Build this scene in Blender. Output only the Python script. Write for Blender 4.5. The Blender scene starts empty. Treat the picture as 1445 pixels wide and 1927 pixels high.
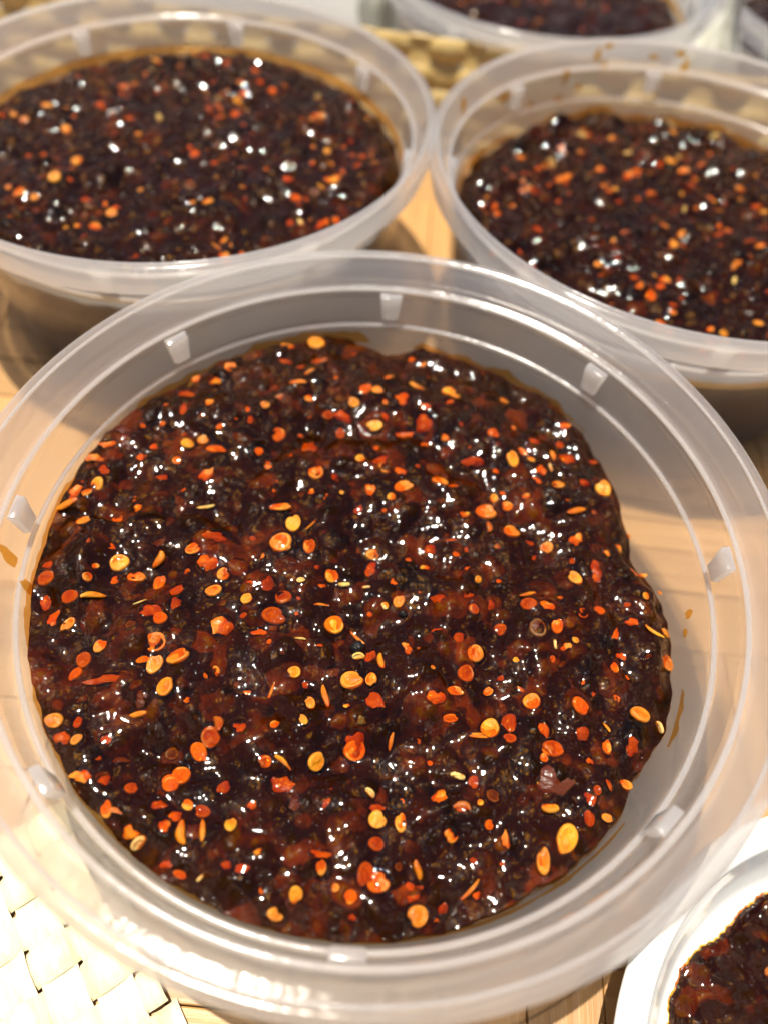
import bpy, bmesh, math, random
import numpy as np
from mathutils import Vector, Matrix

# ------------------------------------------------------------------ units
U = 0.0585                 # one unit below = rim radius of a container = 58.5 mm
rad = math.radians
scene = bpy.context.scene
COL = scene.collection

# ------------------------------------------------------------------ camera
cam_d = bpy.data.cameras.new('camera'); cam = bpy.data.objects.new('camera', cam_d); COL.objects.link(cam)
PITCH, ROLL = 0.98532, -0.10172
c_, s_ = math.cos(PITCH), math.sin(PITCH)
fw = Vector((0, c_, -s_)); up = Vector((0, s_, c_)); rt = Vector((1, 0, 0))
cr, sr = math.cos(ROLL), math.sin(ROLL)
X = rt*cr - up*sr; Y = rt*sr + up*cr; Z = -fw
m = Matrix((X, Y, Z)).transposed().to_4x4(); m.translation = Vector((0.015, -0.9202, 1.3883+0.75))*U
cam.matrix_world = m
cam_d.sensor_fit = 'VERTICAL'; cam_d.sensor_height = 36.0
cam_d.lens = 1314.41/1927*36.0
cam_d.clip_start = 0.005; cam_d.clip_end = 20
cam_d.dof.use_dof = True
cam_d.dof.focus_distance = 1.72*U
cam_d.dof.aperture_fstop = cam_d.lens/2.6
cam_d.dof.aperture_blades = 0
scene.camera = cam

# ------------------------------------------------------------------ sky, sun, exposure
SUN_EL, SUN_AZ = rad(79.5), rad(-42)          # azimuth clockwise from +Y
world = bpy.data.worlds.new('World'); scene.world = world; world.use_nodes = True
wn = world.node_tree.nodes; wn.clear()
sky = wn.new('ShaderNodeTexSky'); sky.sky_type = 'NISHITA'; sky.sun_disc = False
sky.air_density = 0.9; sky.dust_density = 2.0; sky.ozone_density = 0.8
sky.sun_elevation = SUN_EL; sky.sun_rotation = SUN_AZ
bg = wn.new('ShaderNodeBackground'); bg.inputs['Strength'].default_value = 0.055
wo = wn.new('ShaderNodeOutputWorld')
world.node_tree.links.new(sky.outputs[0], bg.inputs[0]); world.node_tree.links.new(bg.outputs[0], wo.inputs[0])
sd = bpy.data.lights.new('sun', 'SUN'); sd.energy = 5.0; sd.angle = rad(0.55); sd.color = (1, 0.92, 0.79)
sun = bpy.data.objects.new('sun', sd); COL.objects.link(sun)
sdir = Vector((math.cos(SUN_EL)*math.sin(SUN_AZ), math.cos(SUN_EL)*math.cos(SUN_AZ), math.sin(SUN_EL)))
sun.rotation_euler = sdir.to_track_quat('Z', 'Y').to_euler()
sun.location = (0, 0, 2)
scene.view_settings.view_transform = 'Standard'; scene.view_settings.look = 'None'
scene.view_settings.exposure = 0.70; scene.view_settings.gamma = 1
scene.cycles.use_denoising = True
scene.cycles.max_bounces = 7; scene.cycles.diffuse_bounces = 3; scene.cycles.glossy_bounces = 3
scene.cycles.transparent_max_bounces = 24
scene.cycles.use_adaptive_sampling = True; scene.cycles.adaptive_threshold = 0.03
scene.cycles.sample_clamp_indirect = 6.0

# ------------------------------------------------------------------ helpers
def tag(o, label=None, cat=None, group=None, kind=None):
    if label: o['label'] = label
    if cat: o['category'] = cat
    if group: o['group'] = group
    if kind: o['kind'] = kind
    return o
def link(o, parent=None):
    COL.objects.link(o); o.parent = parent; return o
def empty(name, loc, rz=0):
    o = bpy.data.objects.new(name, None); o.empty_display_size = 0.01
    o.location = Vector(loc); o.rotation_euler = (0, 0, rz); return link(o)
def mesh(name, verts, faces, mat=None, smooth=True):
    me = bpy.data.meshes.new(name); me.from_pydata([tuple(v) for v in verts], [], faces)
    if smooth: me.polygons.foreach_set('use_smooth', [True]*len(me.polygons))
    if mat: me.materials.append(mat)
    me.update(); return me
def obj(name, me, parent=None):
    return link(bpy.data.objects.new(name, me), parent)
def lathe(profile, n=160, closed=False):
    """surface of revolution about Z; profile of (r, z) in units"""
    vs, fs = [], []; k = len(profile)
    for i in range(n):
        a = 2*math.pi*i/n
        for r, z in profile: vs.append((r*math.cos(a)*U, r*math.sin(a)*U, z*U))
    for i in range(n):
        j = (i+1) % n
        for q in range(k if closed else k-1):
            q2 = (q+1) % k
            fs.append((i*k+q, j*k+q, j*k+q2, i*k+q2))
    return vs, fs
def round_profile(pts, steps=3, cut=0.35):
    """soften the corners of an open profile"""
    out = [pts[0]]
    for a, b, c in zip(pts, pts[1:], pts[2:]):
        a, b, c = (np.array(p, float) for p in (a, b, c))
        p0 = b+(a-b)*cut; p2 = b+(c-b)*cut
        for i in range(steps+1):
            t = i/steps; out.append(tuple((1-t)**2*p0+2*t*(1-t)*b+t*t*p2))
    out.append(pts[-1]); return out

# ------------------------------------------------------------------ material helpers
class NT:
    def __init__(s, name):
        s.mat = bpy.data.materials.new(name); s.mat.use_nodes = True
        s.t = s.mat.node_tree; s.t.nodes.clear()
        s.out = s.n('ShaderNodeOutputMaterial')
    def n(s, typ, **kw):
        nd = s.t.nodes.new(typ)
        for k, v in kw.items():
            if k.startswith('_'): setattr(nd, k[1:], v)
            else: nd.inputs[k.replace('__', ' ')].default_value = v
        return nd
    def l(s, a, b): s.t.links.new(a, b)
    def math(s, op, a, b=None, clamp=False):
        nd = s.t.nodes.new('ShaderNodeMath'); nd.operation = op; nd.use_clamp = clamp
        for i, v in enumerate((a, b)):
            if v is None: continue
            if isinstance(v, (int, float)): nd.inputs[i].default_value = v
            else: s.l(v, nd.inputs[i])
        return nd.outputs[0]
    def ramp(s, fac, stops, interp='LINEAR'):
        nd = s.t.nodes.new('ShaderNodeValToRGB'); nd.color_ramp.interpolation = interp
        e = nd.color_ramp.elements
        while len(e) < len(stops): e.new(0.5)
        for el, (p, c) in zip(e, stops):
            el.position = p; el.color = tuple(c)+(1,) if len(c) == 3 else c
        s.l(fac, nd.inputs[0]); return nd.outputs[0]
    def mixc(s, fac, a, b, mode='MIX'):
        nd = s.t.nodes.new('ShaderNodeMix'); nd.data_type = 'RGBA'; nd.blend_type = mode
        for v, i in ((fac, 0), (a, 6), (b, 7)):
            if isinstance(v, (int, float)): nd.inputs[i].default_value = v
            elif isinstance(v, tuple): nd.inputs[i].default_value = v+(1,) if len(v) == 3 else v
            else: s.l(v, nd.inputs[i])
        return nd.outputs[2]
    def mixs(s, fac, a, b):
        nd = s.t.nodes.new('ShaderNodeMixShader')
        if isinstance(fac, (int, float)): nd.inputs[0].default_value = fac
        else: s.l(fac, nd.inputs[0])
        s.l(a, nd.inputs[1]); s.l(b, nd.inputs[2]); return nd.outputs[0]
    def coord(s, which='Object', scale=None):
        tc = s.n('ShaderNodeTexCoord'); o = tc.outputs[which]
        if scale is not None:
            mp = s.n('ShaderNodeMapping'); mp.inputs['Scale'].default_value = scale
            s.l(o, mp.inputs[0]); o = mp.outputs[0]
        return o
    def noise(s, vec, scale, detail=3, rough=0.5):
        nd = s.n('ShaderNodeTexNoise', Scale=scale, Detail=detail, Roughness=rough)
        s.l(vec, nd.inputs['Vector']); return nd.outputs[0]
    def bump(s, h, strength, dist, normal=None):
        nd = s.n('ShaderNodeBump', Strength=strength, Distance=dist); s.l(h, nd.inputs['Height'])
        if normal is not None: s.l(normal, nd.inputs['Normal'])
        return nd.outputs[0]
    def done(s, shader): s.l(shader, s.out.inputs[0]); return s.mat

def plastic(name, haze, rough=0.10, f0=0.04, fg=0.9, frost=0.0):
    """milky polypropylene: mostly clear, a share of the light scattered, Fresnel gloss"""
    t = NT(name); v = t.coord()
    n1 = t.noise(v, 900, 3); n2 = t.noise(v, 150, 2)
    nrm = t.bump(n1, 0.10, 0.0004)
    nrm = t.bump(n2, 0.12, 0.0012, nrm)
    vo = t.n('ShaderNodeTexVoronoi', Scale=520.0); t.l(v, vo.inputs['Vector'])
    dome = t.math('SUBTRACT', 1.0, t.math('POWER', t.math('DIVIDE', vo.outputs['Distance'], 0.16), 2.0), True)
    drops = t.math('MULTIPLY', dome, t.ramp(t.noise(v, 70, 3), [(0.60, (0, 0, 0)), (0.68, (1, 1, 1))]))
    nrm = t.bump(t.math('MULTIPLY', drops, 0.07), 1.0, 0.0019, nrm)
    dif = t.n('ShaderNodeBsdfDiffuse', Color=(0.72, 0.78, 0.90, 1)); trl = t.n('ShaderNodeBsdfTranslucent', Color=(0.94, 0.90, 0.85, 1))
    sc = t.mixs(0.84, dif.outputs[0], trl.outputs[0])
    tr = t.n('ShaderNodeBsdfTransparent', Color=(0.97, 0.965, 0.955, 1))
    hz = t.math('ADD', t.math('MULTIPLY', n2, haze*0.25), haze*0.87)
    clear = tr.outputs[0]
    if frost:                      # frosted skin: part of what passes is spread a little
        rf = t.n('ShaderNodeBsdfRefraction', Color=(0.97, 0.965, 0.955, 1), Roughness=0.36, IOR=1.04)
        clear = t.mixs(frost, clear, rf.outputs[0])
    body = t.mixs(hz, clear, sc)
    lw = t.n('ShaderNodeLayerWeight', Blend=0.5)
    fr = t.math('ADD', t.math('MULTIPLY', t.math('POWER', lw.outputs['Facing'], 5.0), fg), f0)
    gl = t.n('ShaderNodeBsdfGlossy', Color=(1, 1, 1, 1), Roughness=rough); t.l(nrm, gl.inputs['Normal'])
    t.l(t.math('ADD', t.math('MULTIPLY', t.noise(v, 55, 4), 0.22), rough-0.06), gl.inputs['Roughness'])
    return t.done(t.mixs(fr, body, gl.outputs[0]))
M = {}
M['wall_plastic'] = plastic('wall_plastic', 0.38, 0.10, 0.014, 0.5, 0.62)
M['clear_plastic'] = plastic('clear_plastic', 0.05, 0.10, 0.018, 0.5)
M['base_plastic'] = plastic('base_plastic', 0.50, frost=0.5)
M['rim_plastic'] = plastic('rim_plastic', 0.37, 0.085, frost=0.35)
M['lug_plastic'] = plastic('lug_plastic', 0.68)
M['ring_plastic'] = plastic('ring_plastic', 0.62)

def sauce_mat():
    t = NT('dark_chili_sauce'); v = t.coord()
    at = t.n('ShaderNodeAttribute', _attribute_name='tone')
    n1 = t.noise(v, 260, 4, 0.6); n2 = t.noise(v, 900, 3, 0.6)
    f = t.math('ADD', t.math('MULTIPLY', at.outputs['Fac'], 0.55), t.math('MULTIPLY', n1, 0.45))
    col = t.ramp(f, [(0.22, (0.003, 0.0010, 0.0002)), (0.445, (0.016, 0.0043, 0.0003)), (0.665, (0.115, 0.029, 0.0012)), (0.93, (0.42, 0.14, 0.006))])
    nrm = t.bump(n1, 0.3, 0.0009)
    b = t.n('ShaderNodeBsdfPrincipled', Roughness=0.3); t.l(col, b.inputs['Base Color']); t.l(nrm, b.inputs['Normal'])
    b.inputs['Specular IOR Level'].default_value = 0.06
    return t.done(b.outputs[0])
def film_mat():
    """the clear reddish oil that lies over the chopped chili"""
    t = NT('chili_oil'); v = t.coord()
    n1 = t.noise(v, 420, 0, 0.5); n3 = t.noise(v, 190, 2)
    vo = t.n('ShaderNodeTexVoronoi', Scale=1050.0); t.l(v, vo.inputs['Vector'])
    vo.inputs['Randomness'].default_value = 1.0
    dome = t.math('SUBTRACT', 1.0, t.math('POWER', t.math('DIVIDE', vo.outputs['Distance'], 0.36), 2.0), True)
    patch = t.ramp(n3, [(0.24, (0, 0, 0)), (0.42, (1, 1, 1))])
    hd = t.math('MULTIPLY', t.math('MULTIPLY', dome, patch), 0.14)
    nrm = t.bump(n1, 0.20, 0.0007)
    nrm = t.bump(hd, 1.0, 0.00095, nrm)
    tr = t.n('ShaderNodeBsdfTransparent', Color=(0.92, 0.61, 0.12, 1))
    gl = t.n('ShaderNodeBsdfGlossy', Color=(1, 1, 1, 1), Roughness=0.06); t.l(nrm, gl.inputs['Normal'])
    lw = t.n('ShaderNodeLayerWeight', Blend=0.5); t.l(nrm, lw.inputs['Normal'])
    fr = t.math('ADD', t.math('MULTIPLY', t.math('POWER', lw.outputs['Facing'], 5.0), 0.6), 0.024)
    return t.done(t.mixs(fr, tr.outputs[0], gl.outputs[0]))
M['film'] = film_mat()
M['sauce'] = sauce_mat()

def piece_mat(name, kind):
    """seed / flake: colour comes from the object's own colour, blotched with oil"""
    t = NT(name); v = t.coord()
    oi = t.n('ShaderNodeObjectInfo')
    off = t.n('ShaderNodeVectorMath', _operation='ADD'); t.l(v, off.inputs[0])
    sc_ = t.n('ShaderNodeVectorMath', _operation='SCALE'); sc_.inputs['Scale'].default_value = 900.0; t.l(oi.outputs['Location'], sc_.inputs[0]); t.l(sc_.outputs[0], off.inputs[1])
    n1 = t.noise(off.outputs[0], 1.8 if kind == 'seed' else 2.5, 3)
    n2 = t.noise(off.outputs[0], 9.0, 2)
    base = oi.outputs['Color']
    oily = t.mixc(1.0, base, (0.80, 0.46, 0.22), 'MULTIPLY')
    sx = t.n('ShaderNodeSeparateXYZ'); t.l(v, sx.inputs[0])
    side = t.math('ADD', t.math('MULTIPLY', sx.outputs[0], 0.55), t.math('MULTIPLY', n1, 1.0))
    col = t.mixc(t.ramp(side, [(0.34, (0, 0, 0)), (0.78, (1, 1, 1))]), base, oily)
    if kind == 'seed':
        at = t.n('ShaderNodeAttribute', _attribute_name='tone')
        pale = t.mixc(0.22, base, (0.80, 0.45, 0.10))
        col = t.mixc(t.math('MULTIPLY', at.outputs['Fac'], 0.5), col, pale)
        col = t.mixc(t.ramp(n2, [(0.68, (0, 0, 0)), (0.74, (1, 1, 1))]), col, (0.10, 0.02, 0.005))
    b = t.n('ShaderNodeBsdfPrincipled', Roughness=0.38); t.l(col, b.inputs['Base Color']); b.inputs['Specular IOR Level'].default_value = 0.18
    b.inputs['Coat Weight'].default_value = 0.3; b.inputs['Coat Roughness'].default_value = 0.06
    nrm = t.bump(t.noise(off.outputs[0], 5.0, 3), 0.5, 0.0006); t.l(nrm, b.inputs['Normal']); t.l(nrm, b.inputs['Coat Normal'])
    return t.done(b.outputs[0])
M['seed'] = piece_mat('chili_seed_skin', 'seed'); M['flake'] = piece_mat('chili_flake_skin', 'flake')

def wood_mat(name, c0, c1, c2, rough=0.45):
    t = NT(name); v = t.coord('Object', (1, 0.05, 1))
    oi = t.n('ShaderNodeObjectInfo')
    off = t.n('ShaderNodeVectorMath', _operation='ADD'); t.l(v, off.inputs[0])
    sc = t.n('ShaderNodeVectorMath', _operation='SCALE'); t.l(oi.outputs['Location'], sc.inputs[0]); sc.inputs['Scale'].default_value = 37.0
    t.l(sc.outputs[0], off.inputs[1])
    n1 = t.noise(off.outputs[0], 900, 4, 0.6); n2 = t.noise(off.outputs[0], 160, 2)
    f = t.math('ADD', t.math('MULTIPLY', n1, 0.6), t.math('MULTIPLY', n2, 0.4))
    col = t.ramp(f, [(0.32, c0), (0.52, c1), (0.72, c2)])
    br = t.math('ADD', t.math('MULTIPLY', oi.outputs['Random'], 0.35), 0.80)
    hs = t.n('ShaderNodeHueSaturation'); t.l(col, hs.inputs['Color']); t.l(br, hs.inputs['Value'])
    b = t.n('ShaderNodeBsdfPrincipled', Roughness=rough); t.l(hs.outputs[0], b.inputs['Base Color'])
    t.l(t.bump(n1, 0.3, 0.0005), b.inputs['Normal'])
    return t.done(b.outputs[0])
M['bamboo'] = wood_mat('bamboo', (0.32, 0.165, 0.052), (0.40, 0.215, 0.070), (0.46, 0.265, 0.094))
M['reed'] = wood_mat('reed', (0.42, 0.27, 0.08), (0.60, 0.42, 0.15), (0.70, 0.54, 0.25))
M['straw'] = wood_mat('straw', (0.68, 0.52, 0.27), (0.80, 0.68, 0.43), (0.86, 0.78, 0.57), 0.5)
t = NT('table_grey'); v = t.coord(); n = t.noise(v, 12, 4); b = t.n('ShaderNodeBsdfPrincipled', Roughness=0.6); t.l(t.ramp(n, [(0.3, (0.20, 0.19, 0.18)), (0.7, (0.30, 0.29, 0.27))]), b.inputs['Base Color']); M['table'] = t.done(b.outputs[0])
t = NT('dark_underlay'); M['under'] = t.done(t.n('ShaderNodeBsdfPrincipled', **{'Base Color': (0.34, 0.185, 0.062, 1), 'Roughness': 0.8}).outputs[0])
t = NT('white_glaze'); b = t.n('ShaderNodeBsdfPrincipled', **{'Base Color': (0.80, 0.80, 0.77, 1), 'Roughness': 0.12}); b.inputs['Coat Weight'].default_value = 0.5
M['glaze'] = t.done(b.outputs[0])
t = NT('pale_skin'); v = t.coord('Object', (1, 1, 0.15)); n = t.noise(v, 500, 3)
b = t.n('ShaderNodeBsdfPrincipled', Roughness=0.5); t.l(t.ramp(n, [(0.35, (0.52, 0.50, 0.37)), (0.6, (0.80, 0.78, 0.66))]), b.inputs['Base Color'])
M['bulb'] = t.done(b.outputs[0])
t = NT('oil_smear'); tr = t.n('ShaderNodeBsdfTransparent', Color=(0.97, 0.78, 0.40, 1)); b = t.n('ShaderNodeBsdfPrincipled', **{'Base Color': (0.55, 0.26, 0.03, 1), 'Roughness': 0.15})
M['smear'] = t.done(t.mixs(0.14, tr.outputs[0], b.outputs[0]))
t = NT('oil_tint'); tr = t.n('ShaderNodeBsdfTransparent', Color=(0.88, 0.56, 0.20, 1)); b = t.n('ShaderNodeBsdfPrincipled', **{'Base Color': (0.30, 0.11, 0.012, 1), 'Roughness': 0.15})
M['oil_tint'] = t.done(t.mixs(0.12, tr.outputs[0], b.outputs[0]))

# ================================================================== the surface: bamboo slats
TH = 0.035                                    # slat thickness in units; table top (slat tops) is z = 0
SLAB = 0.20
ground = obj('table', mesh('table', [(-14*U, -8*U, -SLAB*U), (14*U, -8*U, -SLAB*U), (14*U, 18*U, -SLAB*U), (-14*U, 18*U, -SLAB*U)], [(0, 1, 2, 3)], M['table'], False))
tag(ground, kind='structure')
tray = empty('bamboo_tray', (0, 0, -SLAB*U)); tag(tray, 'tan bamboo slat tray carrying the plastic containers and the white dish', 'tray')
def box_mesh(name, x0, x1, y0, y1, z0, z1, mat):
    vs = [(x*U, y*U, z*U) for z in (z0, z1) for x, y in ((x0, y0), (x1, y0), (x1, y1), (x0, y1))]
    return mesh(name, vs, [(3, 2, 1, 0), (4, 5, 6, 7), (0, 1, 5, 4), (1, 2, 6, 5), (2, 3, 7, 6), (3, 0, 4, 7)], mat, False)
obj('base', box_mesh('base', -3.35, 3.95, -2.95, 2.99, 0.002, SLAB-TH, M['under']), tray)
def slat_mesh(w, l, h=TH, bev=0.003):
    x, y = w/2*U, l/2*U; b = bev*U; z1 = -0.001*U; z0 = -h*U+0.0001
    vs = [(-x, -y, z0), (x, -y, z0), (x, y, z0), (-x, y, z0), (-x, -y, z1-b), (x, -y, z1-b), (x, y, z1-b), (-x, y, z1-b),
          (-x+b, -y+b, z1), (x-b, -y+b, z1), (x-b, y-b, z1), (-x+b, y-b, z1)]
    fs = [(0, 1, 5, 4), (1, 2, 6, 5), (2, 3, 7, 6), (3, 0, 4, 7), (4, 5, 9, 8), (5, 6, 10, 9), (6, 7, 11, 10), (7, 4, 8, 11), (8, 9, 10, 11)]
    return mesh('slat', vs, fs, M['bamboo'], False)
B = 0.80; G = 0.003
widths = [0.20, 0.12, 0.17, 0.09, 0.22]
slats = [slat_mesh(w-G, B-G) for w in widths]
rnd = random.Random(4)
for bi in range(-4, 5):
    for bj in range(-3, 6):
        bx_, by_ = bi*B+0.30, bj*B-0.33
        if by_ > 2.6 or (bi in (-4, 4) and by_ < -0.4): continue
        rot = 0 if (bi+bj) % 2 else math.pi/2
        order = list(range(5)); rnd.shuffle(order); x = -B/2
        for k in order:
            o = obj('slat', slats[k], tray)
            c = x+widths[k]/2; x += widths[k]
            o.location = Vector((bx_+c*math.cos(rot), by_+c*math.sin(rot), SLAB+rnd.uniform(-0.004, 0)))*U
            o.rotation_euler = (0, 0, rot+rnd.uniform(-0.006, 0.006))

# ================================================================== woven mats
def woven_mat(label, origin, ang, rows, cols, pitch_r, pitch_c, lean=0.0, z=0.012, mat='straw'):
    """plain weave: flat wide weavers along local X over and under narrow stakes along local Y"""
    root = empty('woven_mat', (origin[0]*U, origin[1]*U, z*U), ang)
    root.rotation_euler = (lean, 0, ang)
    tag(root, label, 'woven mat')
    amp = 0.013; rr = random.Random(int(abs(origin[0])*100))
    L = cols*pitch_c
    def strip(ph, w):
        vs, fs = [], []; n = cols*8
        for i in range(n+1):
            x = L*i/n; s = math.cos(math.pi*x/pitch_c+ph)
            z = amp*1.25*math.copysign(abs(s)**0.6, s)+amp
            pinch = 1-0.08*(1-abs(s))
            for y, dz in ((-w/2*pinch, -0.010), (-w*0.36*pinch, 0.002), (0, 0.007), (w*0.36*pinch, 0.002), (w/2*pinch, -0.010)):
                vs.append((x*U, y*U, (z+dz)*U))
        for i in range(n):
            for q in range(4): fs.append((i*5+q, (i+1)*5+q, (i+1)*5+q+1, i*5+q+1))
        return mesh('weaver', vs, fs, M[mat])
    pool = [strip(math.pi*k, pitch_r*0.97) for k in (0, 1)]
    for j in range(rows):
        o = obj('weaver', pool[j % 2], root)
        o.location = (rr.uniform(-0.01, 0.01)*U, (j+0.5)*pitch_r*U, 0); o.rotation_euler = (0, 0, rr.uniform(-0.006, 0.006))
    vs, fs = [], []; n = rows*6; Wd = rows*pitch_r
    for i in range(n+1):
        y = Wd*i/n; s = math.cos(math.pi*(y/pitch_r-0.5))
        for x in (-pitch_c*0.44, 0, pitch_c*0.44): vs.append((x*U, y*U, (amp*0.8+amp*0.6*(-s)+(0.004 if x == 0 else 0))*U))
    for i in range(n):
        for q in range(2): fs.append((i*3+q, i*3+q+1, (i+1)*3+q+1, (i+1)*3+q))
    st = mesh('stake', vs, fs, M[mat])
    for i in range(cols):
        o = obj('stake', st, root); o.location = ((i+0.0)*pitch_c*U, 0, 0)
        if i % 2: o.location = (i*pitch_c*U, Wd*U, 0); o.rotation_euler = (0, 0, math.pi)
    return root
a35 = rad(39)
n_ = (math.cos(a35), math.sin(a35))
ex, ey = -0.365, -1.03
# right-hand ends of the weavers lie on the line through (ex, ey); the mat runs from there to the lower left
cols1, rows1, pr, pc = 8, 18, 0.098, 0.102
L1 = cols1*pc
ox = ex-n_[0]*L1 + math.sin(a35)*1.15; oy = ey-n_[1]*L1 - math.cos(a35)*1.15
woven_mat('sunlit pale straw mat in coarse plain weave at the lower left corner', (ox, oy), a35, rows1, cols1, pr, pc)
woven_mat('golden woven border leaning up at the far edge of the bamboo tray', (-2.6, 3.24), rad(-4), 5, 40, 0.115, 0.15, rad(75), -0.10, 'reed')

# ================================================================== plastic containers
TOP = 0.75     # rim height above the table, units
prof_rim_in = [(0.905, -0.112), (0.909, -0.096), (0.915, -0.087), (0.930, -0.083), (0.936, -0.074), (0.962, -0.016), (0.967, -0.004), (0.977, 0.001)]
prof_rim_out = [(0.990, 0.0), (0.999, -0.008), (1.0, -0.020), (0.989, -0.098), (0.984, -0.106), (0.942, -0.1085), (0.934, -0.112)]
prof_wall_in = [(0.905, -0.113), (0.8985, -0.195), (0.8955, -0.207), (0.886, -0.2135), (0.880, -0.222), (0.876, -0.240), (0.8155, -0.700)]
prof_wall_out = [(0.930, -0.113), (0.9215, -0.205), (0.915, -0.219), (0.904, -0.226), (0.898, -0.240), (0.836, -0.705)]
prof_base_in = [(0.8155, -0.701), (0.811, -0.722), (0.796, -0.735), (0.770, -0.738), (0.40, -0.738), (0.0005, -0.738)]
prof_base_out = [(0.836, -0.706), (0.829, -0.733), (0.808, -0.747), (0.785, -0.7495), (0.74, -0.7455), (0.40, -0.7455), (0.0005, -0.7455)]
def shift(pf): return [(r, z+TOP) for r, z in pf]
def two(pa, pb):
    va, fa = lathe(shift(round_profile(pa)), 192); vb, fb = lathe(shift(round_profile(pb)), 192)
    k = len(va); return va+vb, [f[::-1] for f in fa]+[tuple(i+k for i in f) for f in fb]
rim_me = mesh('rim', *lathe(shift(round_profile(prof_rim_in+prof_rim_out)), 192), M['rim_plastic'])
wall_me = mesh('wall', *two(prof_wall_in, prof_wall_out), M['wall_plastic'])
base_me = mesh('base', *two(prof_base_in, prof_base_out), M['base_plastic'])
for me_, pin in ((wall_me, prof_wall_in), (base_me, prof_base_in)):     # the milky layer is the inner skin, the outer skin is clear
    me_.materials.append(M['clear_plastic']); k_in = 192*(len(round_profile(pin))-1)
    me_.polygons.foreach_set('material_index', [0 if i < k_in else 1 for i in range(len(me_.polygons))])
def lug_mesh():
    bm = bmesh.new(); w0, w1 = 0.036, 0.026
    def wr(z): return 0.9045-0.0075*(-z-0.113)/0.08
    zt, zb = -0.094, -0.183
    P = [(wr(-.113)-0.001, -w0, zt), (wr(-.113)-0.001, w0, zt), (wr(zb)-0.001, w1, zb), (wr(zb)-0.001, -w1, zb)]
    Q = [(0.880, -w0*0.92, zt-0.004), (0.880, w0*0.92, zt-0.004), (0.877, w1*0.9, zb+0.003), (0.877, -w1*0.9, zb+0.003)]
    v = [bm.verts.new((x*U, y*U, (z+TOP)*U)) for x, y, z in P+Q]
    for f in ((0, 1, 2, 3), (7, 6, 5, 4), (0, 4, 5, 1), (1, 5, 6, 2), (2, 6, 7, 3), (3, 7, 4, 0)): bm.faces.new([v[i] for i in f])
    bmesh.ops.recalc_face_normals(bm, faces=bm.faces)
    bmesh.ops.bevel(bm, geom=list(bm.edges), offset=0.004*U, segments=2, affect='EDGES', profile=0.6)
    me = bpy.data.meshes.new('lug'); bm.to_mesh(me); bm.free(); me.materials.append(M['lug_plastic'])
    me.polygons.foreach_set('use_smooth', [True]*len(me.polygons)); return me
lug_me = lug_mesh()
def ring_mesh(r, z, a, b_):
    return mesh('ledge', *lathe([(r+a*math.cos(q*math.pi/4), z+TOP+b_*math.sin(q*math.pi/4)) for q in range(8)], 192, True), M['ring_plastic'])
ring_mes = [ring_mesh(0.9135, -0.0875, 0.007, 0.006), ring_mesh(0.8870, -0.2115, 0.007, 0.006), ring_mesh(0.9655, -0.0045, 0.004, 0.004)]
GC = 'shallow round clear plastic containers of chili sauce'
def container(x, y, rot, label, z=0.0):
    r = empty('plastic_container', (x*U, y*U, z*U), 0); tag(r, label, 'container', GC)
    obj('rim', rim_me, r); obj('wall', wall_me, r); obj('base', base_me, r)
    for q in ring_mes: obj('ledge', q, r)
    for k in range(8):
        o = obj('lug', lug_me, r); o.rotation_euler = (0, 0, rad(rot+45*k))
    return r
CX = [(0.0, 0.0, 2.0, 0), (-0.945+0.015, 1.767, -2.5, 0), (1.0235+0.015, 1.707, 0.0, 0), (0.635, 4.10, 10, -0.20), (2.66, 4.0, 30, -0.20)]
labels = ['large clear plastic container in the foreground, nearest of all, about half full',
          'clear plastic container behind the front one on the left, filled highest',
          'clear plastic container behind the front one on the right, brown splashes inside its far wall',
          'blurred clear plastic container at the top edge, behind the right-hand one',
          'clear plastic container cut off by the top right corner of the picture']
for (x, y, r_, z), lb in zip(CX, labels): container(x, y, r_, lb, z)

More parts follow.
